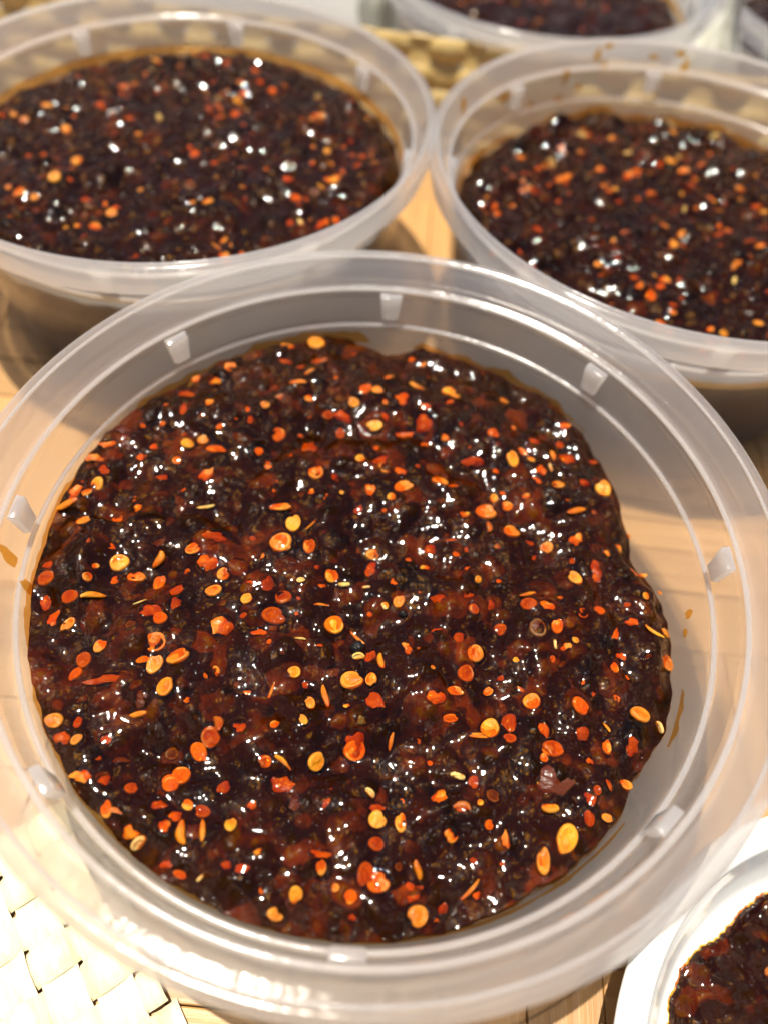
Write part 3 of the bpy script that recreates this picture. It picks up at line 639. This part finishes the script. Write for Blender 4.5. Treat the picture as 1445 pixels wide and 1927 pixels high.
def wall_r(zz): return np.interp(zz, [0.012, 0.05, 0.515, 0.55], [0.80, 0.8155, 0.8765, 0.885])
BASE_IN = 0.0125
def table_from(txt):
    out = []
    for it in txt.split(';'):
        a = it.split(); x, y, L, W, ang = map(float, a[:5])
        r_ = math.hypot(x, y)
        if L > 0.14: continue
        if r_ > 0.845: x, y = x*0.845/r_, y*0.845/r_
        out.append((x, y, L, W, ang, a[5][0], a[5][1]))
    return out
SEEDS = "-0.61 0.584 0.0363 0.0259 6 Fo;-0.636 0.529 0.0563 0.0307 6 Fr;-0.673 0.3 0.053 0.0362 66 Fo;-0.574 0.322 0.0388 0.0364 6 Ry;-0.537 0.352 0.0367 0.0293 6 Ko;-0.492 0.326 0.0631 0.0291 6 Ko;-0.495 0.398 0.0272 0.0247 6 Ko;-0.8 0.287 0.0432 0.024 26 Fo;-0.855 0.24 0.0427 0.0285 6 Fo;-0.829 0.165 0.0372 0.0325 36 Fr;-0.776 0.138 0.0461 0.0346 76 Ky;-0.8 0.112 0.0321 0.0275 6 Ko;-0.871 0.123 0.0505 0.0276 56 Fo;-0.859 0.075 0.0635 0.0227 26 So;-0.675 0.125 0.0322 0.0253 6 Fo;-0.705 0.056 0.0361 0.0248 6 Ko;-0.783 0.028 0.0492 0.0268 1 Ko;-0.498 0.224 0.052 0.0283 56 Fo;-0.592 0.265 0.0287 0.0263 6 Ko;-0.622 0.208 0.0376 0.0235 6 Fr;-0.442 0.106 0.064 0.0595 6 Rr;-0.7 -0.03 0.0484 0.0242 6 Ko;-0.432 0.027 0.0582 0.0313 6 Fr;-0.573 -0.007 0.031 0.0266 6 Fd;-0.555 0.134 0.0277 0.0277 6 Fd;-0.763 0.344 0.0439 0.0244 6 Fd;-0.481 -0.012 0.0354 0.0243 6 Ko;-0.479 0.127 0.0506 0.0115 31 Sp;-0.27 0.818 0.0603 0.0521 6 Ry;-0.363 0.797 0.0491 0.0273 6 Fo;-0.305 0.684 0.0531 0.0425 6 Fr;-0.242 0.708 0.0588 0.0321 6 Fr;-0.267 0.642 0.0473 0.0132 16 So;-0.335 0.528 0.0563 0.0409 26 Kr;-0.378 0.496 0.0304 0.0228 6 Ko;-0.251 0.55 0.0283 0.0257 6 Ko;-0.29 0.586 0.0519 0.0156 1 So;-0.186 0.505 0.0381 0.028 6 Kr;-0.141 0.504 0.0356 0.0508 76 Fr;-0.328 0.423 0.0448 0.0448 6 Ro;-0.081 0.604 0.0495 0.0391 66 Ko;-0.043 0.589 0.0363 0.026 6 Ko;0.035 0.592 0.0468 0.052 6 Fo;0.079 0.644 0.0579 0.0395 -14 Ko;0.182 0.661 0.0476 0.0344 6 Ky;-0.041 0.484 0.0506 0.0379 6 Ky;0.036 0.475 0.0858 0.0555 6 Fr;0.108 0.504 0.0559 0.0508 6 Fr;-0.229 0.382 0.0443 0.0493 6 Fr;-0.323 0.29 0.0577 0.0409 6 Fo;-0.193 0.283 0.048 0.0528 6 Ro;-0.07 0.347 0.0317 0.0293 6 Ky;-0.014 0.354 0.044 0.0342 6 Fr;0.004 0.32 0.0412 0.0364 6 Ko;0.064 0.262 0.0573 0.0382 6 Ko;0.166 0.289 0.0433 0.0529 66 Ko;-0.03 0.241 0.0403 0.0522 6 Fo;-0.138 0.263 0.0525 0.0286 96 Fr;-0.272 0.144 0.0693 0.0324 -4 Ko;-0.229 0.094 0.0547 0.0433 86 Ky;-0.253 0.03 0.0627 0.0582 6 Ro;-0.177 0.034 0.0493 0.0336 86 Ko;-0.175 0.098 0.0821 0.0068 66 So;-0.004 0.042 0.0404 0.0314 6 Ko;0.205 0.282 0.0384 0.0192 6 Fo;0.268 0.384 0.0493 0.0394 6 Fr;0.21 0.114 0.0413 0.0069 6 So;0.154 0.084 0.0364 0.0318 6 Fr;-0.059 0.172 0.0373 0.0186 26 Fr;-0.299 0.234 0.0426 0.0379 6 Fr;-0.236 0.23 0.0379 0.0473 6 Fr;0.411 0.601 0.0989 0.0885 6 Fd;0.322 0.489 0.0405 0.0354 6 Ko;0.382 0.407 0.0595 0.0372 106 Ky;0.468 0.384 0.0394 0.032 96 Fo;0.56 0.461 0.0553 0.0553 6 Fr;0.659 0.35 0.0562 0.0489 96 Ky;0.616 0.339 0.0292 0.0341 6 Fr;0.518 0.333 0.0389 0.034 6 Ko;0.55 0.294 0.0361 0.0241 6 Ko;0.571 0.252 0.0619 0.0214 21 So;0.308 0.222 0.0661 0.0496 -4 Ko;0.383 0.17 0.0489 0.0466 6 Ko;0.485 0.133 0.0415 0.0346 36 Ko;0.625 0.267 0.0239 0.0143 6 Ko;0.343 0.114 0.0275 0.0413 6 Fr;0.315 0.159 0.0418 0.0186 86 Sr;0.364 0.661 0.0317 0.0264 6 Ko;0.292 0.705 0.0427 0.0374 6 Fr;0.551 0.572 0.0414 0.0207 6 Fo;0.455 0.5 0.0355 0.0305 6 Fr;0.616 0.098 0.0548 0.0411 86 Fr;0.334 0.364 0.0196 0.0196 6 Ko;0.253 0.384 0.0444 0.0296 6 Fr;0.646 0.473 0.0403 0.0252 6 Fr;0.501 0.397 0.0297 0.0124 96 Sp;-0.665 -0.072 0.0543 0.0487 6 Ry;-0.614 -0.102 0.0474 0.0366 6 Ro;-0.846 -0.142 0.0447 0.0468 6 Rr;-0.87 -0.211 0.0583 0.0375 96 Fr;-0.869 -0.109 0.0344 0.0172 6 Fr;-0.748 -0.193 0.0503 0.0356 6 Rr;-0.687 -0.188 0.0609 0.0189 26 Sy;-0.577 -0.182 0.0357 0.0059 21 Sp;-0.555 -0.105 0.0473 0.0301 76 Ko;-0.564 -0.052 0.0481 0.0262 76 So;-0.508 -0.128 0.0598 0.0235 36 Fr;-0.479 -0.019 0.0441 0.0309 6 Ko;-0.433 -0.049 0.0525 0.0481 6 Fo;-0.388 -0.076 0.0347 0.0347 6 Ko;-0.403 -0.126 0.0449 0.0364 6 Ro;-0.314 -0.142 0.0319 0.0319 6 Ky;-0.491 -0.169 0.038 0.0296 86 Fr;-0.538 -0.202 0.0543 0.0376 6 Fr;-0.516 -0.22 0.0374 0.0353 6 Ro;-0.776 -0.246 0.0453 0.0289 86 Fo;-0.731 -0.264 0.0431 0.0267 66 Ko;-0.512 -0.284 0.0652 0.0489 6 Ro;-0.445 -0.315 0.0646 0.0464 16 Ko;-0.528 -0.33 0.0361 0.0181 26 Ky;-0.497 -0.34 0.054 0.038 76 Ky;-0.452 -0.399 0.0452 0.0452 6 Ro;-0.359 -0.223 0.0581 0.0498 56 Fo;-0.673 -0.342 0.046 0.036 -74 Rr;-0.682 -0.378 0.0395 0.0316 76 Ko;-0.597 -0.389 0.0867 0.0236 16 Fr;-0.501 -0.464 0.0442 0.0154 16 Sy;-0.681 -0.5 0.0418 0.0342 6 Ro;-0.655 -0.535 0.0375 0.03 6 Fr;-0.634 -0.494 0.0343 0.019 96 Fr;-0.506 -0.432 0.0427 0.0427 6 Fd;-0.328 -0.495 0.0495 0.0495 6 Rr;-0.313 -0.467 0.0499 0.023 126 Sr;-0.349 -0.527 0.0565 0.0226 -34 Ko;-0.269 -0.466 0.0307 0.0307 6 Fr;-0.378 -0.58 0.0406 0.0406 6 Ko;-0.402 -0.593 0.0331 0.0257 6 Ko;-0.56 -0.526 0.0226 0.0226 6 Fr;-0.519 -0.562 0.0335 0.0149 6 Fd;-0.589 -0.61 0.0402 0.0219 6 Fo;-0.789 -0.322 0.0362 0.0201 6 Fr;-0.249 0.018 0.0535 0.0312 6 Ko;-0.107 -0.039 0.0417 0.0395 76 Ko;-0.183 -0.073 0.0239 0.0152 6 Kp;-0.071 -0.062 0.0327 0.0131 6 Hp;-0.012 -0.06 0.024 0.0174 6 Hp;-0.265 -0.091 0.0475 0.0389 -44 Fr;-0.224 -0.12 0.0471 0.0471 6 Rr;-0.312 -0.142 0.0341 0.0319 6 Ky;-0.238 -0.175 0.0632 0.0485 -4 Kr;-0.18 -0.164 0.0296 0.0254 6 Ko;-0.126 -0.126 0.047 0.0077 11 So;-0.083 -0.174 0.0548 0.0506 6 Ry;-0.187 -0.199 0.0376 0.0209 6 Fr;-0.267 -0.222 0.0374 0.0166 6 Fo;-0.021 -0.199 0.0502 0.0092 -34 So;-0.161 -0.232 0.029 0.0062 1 Sp;-0.016 -0.23 0.0394 0.0352 6 Bb;0.091 -0.125 0.0257 0.0214 6 Bb;-0.011 -0.254 0.0329 0.0123 6 Hp;0.019 -0.25 0.0412 0.0288 66 Fr;0.044 -0.269 0.0532 0.0184 96 So;-0.021 -0.321 0.0584 0.0523 6 Ky;0.026 -0.318 0.0383 0.0302 96 Ky;0.039 -0.372 0.0515 0.0376 -74 Fr;0.112 -0.33 0.0382 0.0341 86 Fr;-0.114 -0.39 0.0374 0.0236 116 Ko;-0.212 -0.37 0.0515 0.0079 71 So;-0.081 -0.368 0.0595 0.0159 106 So;-0.072 -0.438 0.0426 0.031 86 Fr;0.002 -0.475 0.0613 0.0536 86 Fr;-0.08 -0.52 0.0396 0.0377 6 Ky;-0.186 -0.456 0.0231 0.0193 36 Ko;-0.153 -0.537 0.0488 0.0075 -34 So;-0.194 -0.539 0.03 0.0281 6 Ko;0.223 -0.389 0.0433 0.0217 6 Ko;0.233 -0.323 0.0443 0.0241 -9 Ko;0.185 -0.349 0.0439 0.0359 6 Fo;0.26 -0.268 0.045 0.043 6 Rr;0.284 -0.215 0.0416 0.0458 6 Ko;0.065 -0.039 0.0395 0.0307 66 Ko;0.078 -0.091 0.0389 0.0303 66 Ko;0.042 -0.109 0.0215 0.0215 6 Kp;-0.007 -0.002 0.0444 0.031 66 Fr;0.095 0.041 0.018 0.0135 6 Ko;0.175 -0.173 0.0506 0.0295 6 Fr;0.237 -0.178 0.0379 0.0295 6 Fr;0.276 -0.097 0.0302 0.0302 6 Kr;0.255 -0.061 0.0305 0.0305 6 Fr;0.242 -0.521 0.0302 0.0094 -4 Hp;0.085 -0.457 0.0424 0.0116 86 So;0.013 -0.426 0.0311 0.0195 -14 Fg;-0.07 -0.301 0.0324 0.0284 6 Fd;0.29 -0.421 0.0273 0.0117 -4 So;0.553 0.033 0.0493 0.0314 -54 Ky;0.615 0.06 0.0632 0.0361 96 Fr;0.638 0.012 0.0178 0.0156 6 Ko;0.424 -0.03 0.0572 0.0132 26 So;0.423 -0.059 0.048 0.0349 6 Rr;0.351 -0.133 0.0341 0.0341 6 Kr;0.441 -0.135 0.0554 0.0469 96 Rd;0.493 -0.122 0.0428 0.0342 76 Ko;0.462 -0.178 0.0253 0.0295 6 Ko;0.484 -0.176 0.0253 0.0126 96 Hp;0.385 -0.224 0.0166 0.0145 6 Ky;0.48 -0.21 0.0188 0.0188 6 Ko;0.283 -0.215 0.0479 0.0458 6 Ko;0.261 -0.27 0.045 0.0409 6 Rr;0.563 -0.077 0.0347 0.0282 6 Kr;0.615 -0.056 0.0371 0.0284 16 Ko;0.751 -0.108 0.0559 0.0129 -39 Sy;0.798 -0.167 0.0507 0.0338 96 Kr;0.646 -0.207 0.0334 0.0209 96 Ko;0.677 -0.226 0.0415 0.0249 66 Fo;0.405 -0.284 0.0367 0.0367 6 Rr;0.422 -0.328 0.0462 0.0422 6 Ro;0.545 -0.324 0.0523 0.0443 -54 Ko;0.321 -0.401 0.0491 0.0451 6 Ry;0.369 -0.382 0.0434 0.0474 6 Fr;0.292 -0.425 0.0428 0.0097 -9 So;0.45 -0.393 0.0354 0.0315 66 Fo;0.471 -0.434 0.0544 0.0427 6 Kr;0.447 -0.463 0.0173 0.0173 6 Kr;0.695 -0.327 0.0523 0.0482 6 Ro;0.667 -0.408 0.0431 0.0352 86 Fr;0.604 -0.415 0.0391 0.0234 86 Ko;0.608 -0.369 0.0278 0.0099 -74 Sy;0.751 -0.345 0.032 0.012 -74 Hp;0.547 -0.391 0.0433 0.0354 96 Fr;0.275 -0.095 0.0302 0.0302 6 Kr;0.653 -0.045 0.0263 0.0263 6 Fr;0.257 -0.061 0.0262 0.0262 6 Fr;-0.381 -0.579 0.0408 0.0408 6 Ko;-0.397 -0.602 0.036 0.0338 6 Ko;-0.352 -0.525 0.0462 0.037 -54 Ko;-0.478 -0.62 0.0313 0.0268 6 Kr;-0.587 -0.612 0.0359 0.0269 -34 Fo;-0.537 -0.611 0.0269 0.0179 6 Fr;-0.525 -0.679 0.0372 0.0263 -74 Ko;-0.474 -0.668 0.0659 0.0176 6 Fr;-0.457 -0.709 0.0433 0.039 6 Fo;-0.431 -0.727 0.0387 0.0172 46 Hp;-0.342 -0.702 0.0478 0.0217 -64 So;-0.298 -0.692 0.0436 0.0153 -79 So;-0.321 -0.696 0.0392 0.0392 6 Fd;-0.381 -0.692 0.0305 0.0218 -64 Fo;-0.367 -0.668 0.0308 0.022 6 Fo;-0.41 -0.65 0.031 0.0221 6 Fr;-0.153 -0.578 0.059 0.0454 6 Fr;-0.081 -0.52 0.044 0.044 6 Ky;-0.156 -0.532 0.0369 0.0083 -34 Sy;-0.197 -0.536 0.0276 0.023 6 Fr;-0.085 -0.794 0.0378 0.0294 96 Ky;-0.125 -0.831 0.0248 0.0207 6 Ko;-0.124 -0.85 0.0329 0.0164 -4 Ko;-0.04 -0.739 0.0321 0.0214 96 Ko;-0.284 -0.783 0.0169 0.0076 46 Sp;-0.338 -0.795 0.0336 0.0168 -19 Ko;-0.373 -0.783 0.0253 0.0169 6 Fr;-0.04 -0.6 0.0586 0.0495 6 Fr;-0.202 -0.758 0.034 0.017 6 Fr;-0.237 -0.753 0.0256 0.0171 6 Fr;-0.043 -0.714 0.0432 0.0173 6 Fo;-0.024 -0.654 0.0221 0.0221 6 Fr;0.004 -0.482 0.0563 0.0516 6 Ro;0.07 -0.631 0.0401 0.0401 6 Ky;0.067 -0.604 0.036 0.018 6 Fr;0.121 -0.632 0.0445 0.0267 86 Ko;0.072 -0.68 0.0394 0.0306 6 Rr;0.054 -0.742 0.0471 0.0385 86 Kr;0.083 -0.755 0.049 0.0426 6 Ko;0.17 -0.808 0.0439 0.0439 6 Ko;0.21 -0.819 0.025 0.0166 86 Ko;0.255 -0.601 0.0585 0.054 6 Rr;0.234 -0.647 0.0354 0.0332 6 Ko;0.32 -0.616 0.0224 0.0224 6 Ko;0.283 -0.529 0.0277 0.0277 6 Fr;0.246 -0.521 0.0301 0.0093 -14 Hp;0.471 -0.436 0.0548 0.0381 6 Ko;0.446 -0.461 0.0212 0.0212 6 Ko;0.604 -0.418 0.0335 0.0192 86 Ky;0.457 -0.569 0.041 0.0137 6 Hy;0.488 -0.633 0.0668 0.049 66 Ry;0.433 -0.682 0.0547 0.0306 91 Ko;0.567 -0.522 0.0208 0.0231 6 Kr;0.551 -0.538 0.0276 0.0322 6 Fr;0.587 -0.578 0.0272 0.0182 -24 Ko;0.598 -0.505 0.0326 0.0163 96 Fo;0.34 -0.687 0.048 0.0175 -29 Fo;0.154 -0.765 0.0509 0.0382 6 Fr;0.19 -0.673 0.158 0.0483 -64 Fd;0.462 -0.516 0.102 0.0556 -9 Fd;0.165 -0.723 0.0388 0.0172 -74 So;0.28 -0.75 0.0555 0.0085 51 So;0.149 -0.573 0.0182 0.0182 6 Fr;0.373 -0.538 0.0184 0.0184 6 Kr;0.049 -0.576 0.0272 0.0082 -34 Hp;0.546 -0.582 0.0272 0.0363 6 Fr;0.035 -0.824 0.0166 0.0166 6 Fr;0.295 -0.758 0.0149 0.017 6 Fo;0.226 -0.789 0.021 0.0294 6 Fr"

# foreground sauce
OUT_A = np.radians([0, 12, 25, 38, 57, 72, 84, 92, 100, 110, 122, 135, 150, 165, 180, 200, 225, 250, 270, 285, 300, 315, 325, 335, 350, 360])
OUT_R = [.815, .765, .80, .83, .852, .845, .852, .815, .868, .870, .85, .855, .865, .872, .872, .872, .868, .868, .868, .865, .85, .845, .82, .845, .83, .815]
def outline_main(th):
    t = np.mod(th, 2*np.pi); return np.minimum(np.interp(t, OUT_A, OUT_R)+0.010*pnoise(np.cos(t)*9+4, np.sin(t)*9+4, 3)+0.006*pnoise(np.cos(t)*26, np.sin(t)*26, 4), 0.871)
def level_main(x, y):
    return 0.75-0.268-0.030*x+0.015*y-0.03*np.exp(-((x+0.06)**2+(y+0.05)**2)/0.02)+0.02*np.exp(-((x+0.2)**2+(y-0.65)**2)/0.05)
f_main = Field(11, 1000, 3800, 1.5)
T_MAIN = table_from(SEEDS)
rx_ = random.Random(77); n_extra = 0
while n_extra < 170:
    a_ = rx_.uniform(0, 6.2832); r_ = 0.82*math.sqrt(rx_.random()); x_, y_ = r_*math.cos(a_), r_*math.sin(a_)
    if any((x_-q[0])**2+(y_-q[1])**2 < (0.5*max(q[2], 0.02)+0.016)**2 for q in T_MAIN): continue
    k_ = rx_.choices('KRF', (30, 16, 54))[0]; L_ = 0.014+0.026*rx_.random()**1.5
    T_MAIN.append((x_, y_, L_, L_*rx_.uniform(0.6, 0.95), rx_.uniform(0, 360), k_, rx_.choices('oryd', (46, 26, 16, 12))[0])); n_extra += 1
f_main.carve(T_MAIN)
s_main = sauce('chili_sauce', (0.0, 0.0), 0.0, 560, f_main, outline_main, level_main, lambda th: 0.006+0.060*np.exp(-((np.mod(th-rad(8)+np.pi, 2*np.pi)-np.pi)/0.75)**2)+0.03*np.exp(-((np.mod(th-rad(92)+np.pi, 2*np.pi)-np.pi)/0.15)**2), BASE_IN, wall_r,
               'dark glossy chili sauce full of orange seeds in the foreground container', 'chili sauce portions')
dress(s_main, f_main, level_main, T_MAIN, 5, 0)

def oil_rim(parent, outline, zfun, seed, amp=1.0):
    """amber oil crept up the plastic just above the sauce"""
    n = 360; th = np.linspace(0, 2*np.pi, n, endpoint=False); R = outline(th)
    touch = sstep(0.835, 0.858, R)
    z0 = zfun(R*np.cos(th), R*np.sin(th))-0.03
    up = (0.032+amp*(0.002+0.024*np.clip(pnoise(np.cos(th)*5+seed, np.sin(th)*5, seed)+0.15, 0, 1)+0.012*pnoise(np.cos(th)*22, np.sin(th)*22, seed+1)))*touch
    vs, fs = [], []
    for t_ in (0, 0.4, 0.8, 1.0):
        z = z0+up*t_; r_ = wall_r(z)-0.0022-0.002*(1-t_)
        vs += [(r_[i]*math.cos(th[i])*U, r_[i]*math.sin(th[i])*U, z[i]*U) for i in range(n)]
    for q in range(3):
        for i in range(n):
            j = (i+1) % n
            if touch[i] > 0.05 and touch[j] > 0.05: fs.append((q*n+i, q*n+j, (q+1)*n+j, (q+1)*n+i))
    obj('oil_smear', mesh('oil_smear', vs, fs, M['oil_tint']), parent)
oil_rim(s_main, outline_main, level_main, 21)

def other(i, seed, N, n, nl, lev, npieces, rmax, label, outline=None, drop=0.05, spikes=0, tilt=(0, 0), lump=1.3):
    x, y, r_, z = CX[i]
    f = Field(seed, n, nl, 0.6, lump, spikes, 0.72)
    tb = random_table(seed+1, npieces, rmax); f.carve(tb)
    lv = lambda a, b: 0.75+lev+(0 if i != 2 else sum(hh*np.exp(-((a-px_)**2+(b-py_)**2)/ss**2) for px_, py_, hh, ss in ((-0.40, 0.70, 0.055, 0.05), (-0.53, 0.60, 0.045, 0.04), (-0.2, 0.80, 0.03, 0.10), (0.1, 0.82, 0.03, 0.05), (0.35, 0.75, 0.035, 0.08))))+tilt[0]*a+tilt[1]*b
    ol = outline or (lambda th: np.minimum(0.868+0.012*pnoise(np.cos(th)*7+seed, np.sin(th)*7, seed), 0.870))
    o = sauce('chili_sauce', (x, y), z, N, f, ol, lv, lambda th: drop+0*th, BASE_IN, wall_r, label, 'chili sauce portions')
    dress(o, f, lv, tb, seed+2, 0)
    oil_rim(o, ol, lv, seed+3, 0.35)
    return o
other(1, 31, 330, 520, 3000, -0.195, 230, 0.80, 'dark chili sauce flecked with orange seeds in the rear left container')
s_right = other(2, 47, 330, 520, 3000, -0.268, 230, 0.78, 'dark lumpy chili sauce in the rear right container, peaks against its far wall', drop=0.03, spikes=40, lump=1.6,
      outline=lambda th: np.minimum(0.852+0.014*np.clip(-np.sin(th)*2, 0, 1)+0.03*pnoise(np.cos(th)*6+1, np.sin(th)*6, 9)*np.clip(1+np.sin(th)*1.5, 0, 1), 0.868))
other(3, 61, 170, 260, 1600, -0.20, 70, 0.78, 'blurred dark chili sauce in the container at the top edge')
other(4, 73, 120, 200, 1200, -0.20, 25, 0.78, 'blurred dark chili sauce in the container cut off at the top right corner')

# ------------------------------------------------------------------ splashes on the inner walls
def splash_mesh(seed, n=14):
    rs = random.Random(seed); vs, fs = [(0, 0, 0.35)], []; ph = rs.uniform(0, 6)
    for f, z in ((0.45, 0.32), (0.8, 0.2), (1.0, 0.0)):
        for i in range(n):
            a_ = 2*math.pi*i/n; r = f*(1+0.16*math.sin(2*a_+ph)+0.14*math.sin(3*a_+2*ph)+0.1*math.sin(5*a_))
            vs.append((r*math.cos(a_)*0.5, r*math.sin(a_)*0.5, z))
    for i in range(n):
        j = (i+1) % n; fs.append((0, 1+i, 1+j))
        for q in range(2): fs.append((1+q*n+i, 1+(q+1)*n+i, 1+(q+1)*n+j, 1+q*n+j))
    fs.append(tuple(1+2*n+i for i in range(n))[::-1])
    return mesh('splash', vs, fs, M['smear'])
sp = [splash_mesh(i) for i in range(5)]
def inner_r(z):   # z from the rim top, units
    return float(np.interp(z, [-0.7, -0.24, -0.215, -0.2, -0.11, -0.088, -0.083, -0.016], [0.8155, 0.876, 0.884, 0.898, 0.905, 0.914, 0.93, 0.962]))
def splash(parent, th, z, w, h, k, thick=0.014):
    r_ = inner_r(z)-0.0015; a_ = rad(th)
    er = Vector((-math.cos(a_), -math.sin(a_), 0.15)).normalized(); ez = Vector((0, 0, 1)); et = ez.cross(er).normalized(); ez = er.cross(et)
    mm = Matrix((et*w*0.8, ez*h*0.8, er*thick)).transposed().to_4x4()
    mm = Matrix.Diagonal((U, U, U, 1)) @ mm; mm.translation = Vector((r_*math.cos(a_), r_*math.sin(a_), 0.75+z))*U
    o = obj('splash', sp[k % 5], parent); o.matrix_local = mm; return o
for k, (th, z, w, h) in enumerate([(107, -.05, .045, .06), (104, -.02, .05, .035), (105, -.085, .035, .03), (91, -.05, .05, .03), (84, -.03, .05, .04), (82, -.075, .05, .08),
                                   (117, -.11, .035, .09), (118, -.20, .045, .04), (140, -.12, .08, .05), (136, -.125, .05, .03), (88, -.18, .03, .035), (158, -.06, .06, .10), (128, -.2, .03, .04), (112, -.16, .03, .05)]):
    splash(s_right, th, z, w, h, k)
for k, (th, z, w, h) in enumerate([(189, -.15, .05, .10), (192, -.24, .035, .12), (196, -.30, .03, .05), (-2, -.30, .028, .05), (-5, -.325, .03, .03), (203, -.31, .03, .06)]):
    splash(s_main, th, z, w, h, k, 0.008)

# ================================================================== white dish at the lower right
DX, DY, DR, DZ = 1.32, -1.145, 0.70, 0.25
dish = empty('white_dish', (DX*U, DY*U, 0)); tag(dish, 'glossy white ceramic dish at the lower right corner, partly under the front rim', 'dish')
pf = [(0.0005, 0.05), (0.35, 0.05), (0.49, 0.056), (0.555, 0.085), (0.595, 0.15), (0.618, 0.205), (0.628, 0.230), (0.645, 0.244), (0.670, 0.247), (0.692, 0.237), (0.70, 0.222), (0.69, 0.205), (0.66, 0.16), (0.56, 0.05), (0.50, 0.015), (0.44, 0.001), (0.36, 0.0)]
obj('bowl', mesh('bowl', *lathe(round_profile(pf, 4), 160), M['glaze']), dish)
obj('foot', mesh('foot', *lathe([(0.36, 0.0005), (0.35, 0.02), (0.0005, 0.02)], 96), M['glaze']), dish)
fd = Field(91, 420, 2200, 0.6, 1.3)
lvd = lambda a, b: 0.205+0*a
def dish_r(zz): return np.interp(zz, [0.05, 0.06, 0.085, 0.15, 0.205], [0.40, 0.49, 0.548, 0.588, 0.61])
td = random_table(92, 75, 0.49); fd.carve(td)
od = lambda th: 0.515+0.03*pnoise(np.cos(th)*4+2, np.sin(th)*4, 6)+0.012*pnoise(np.cos(th)*14, np.sin(th)*14, 7)
s_dish = sauce('chili_sauce', (DX, DY), 0.0, 300, fd, od, lvd, lambda th: 0.12+0*th, 0.054, dish_r, 'mound of dark chili sauce in the white dish at the lower right', 'chili sauce portions', 0.45)
dress(s_dish, fd, lvd, td, 93, 0)

# ================================================================== pale bulbs far behind
def bulb(x, y, r, h, label):
    vs, fs = [], []; n = 48; pr_ = [(0.02, 0), (0.5, 0.02), (0.85, 0.15), (1.0, 0.36), (0.93, 0.56), (0.7, 0.72), (0.4, 0.84), (0.2, 0.95), (0.14, 1.15), (0.10, 1.35), (0.01, 1.36)]
    pr_ = round_profile(pr_, 3)
    root = empty('bulb', (x*U, y*U, -SLAB*U))
    for i in range(n):
        a_ = 2*math.pi*i/n
        for (q, z) in pr_:
            k = 1+0.07*math.cos(7*a_)*(1-abs(z-0.4)); vs.append((q*r*k*math.cos(a_)*U, q*r*k*math.sin(a_)*U, z*h*U))
    kk = len(pr_)
    for i in range(n):
        j = (i+1) % n
        for q in range(kk-1): fs.append((i*kk+q, j*kk+q, j*kk+q+1, i*kk+q+1))
    obj('skin', mesh('skin', vs, fs, M['bulb']), root)
    tag(root, label, 'bulb', None)
    return root
bulb(-0.30, 4.6, 0.22, 0.7, 'blurred pale cream bulb left of the top container')
bulb(1.54, 3.36, 0.18, 0.92, 'blurred pale cream bulb between the two containers at the top')
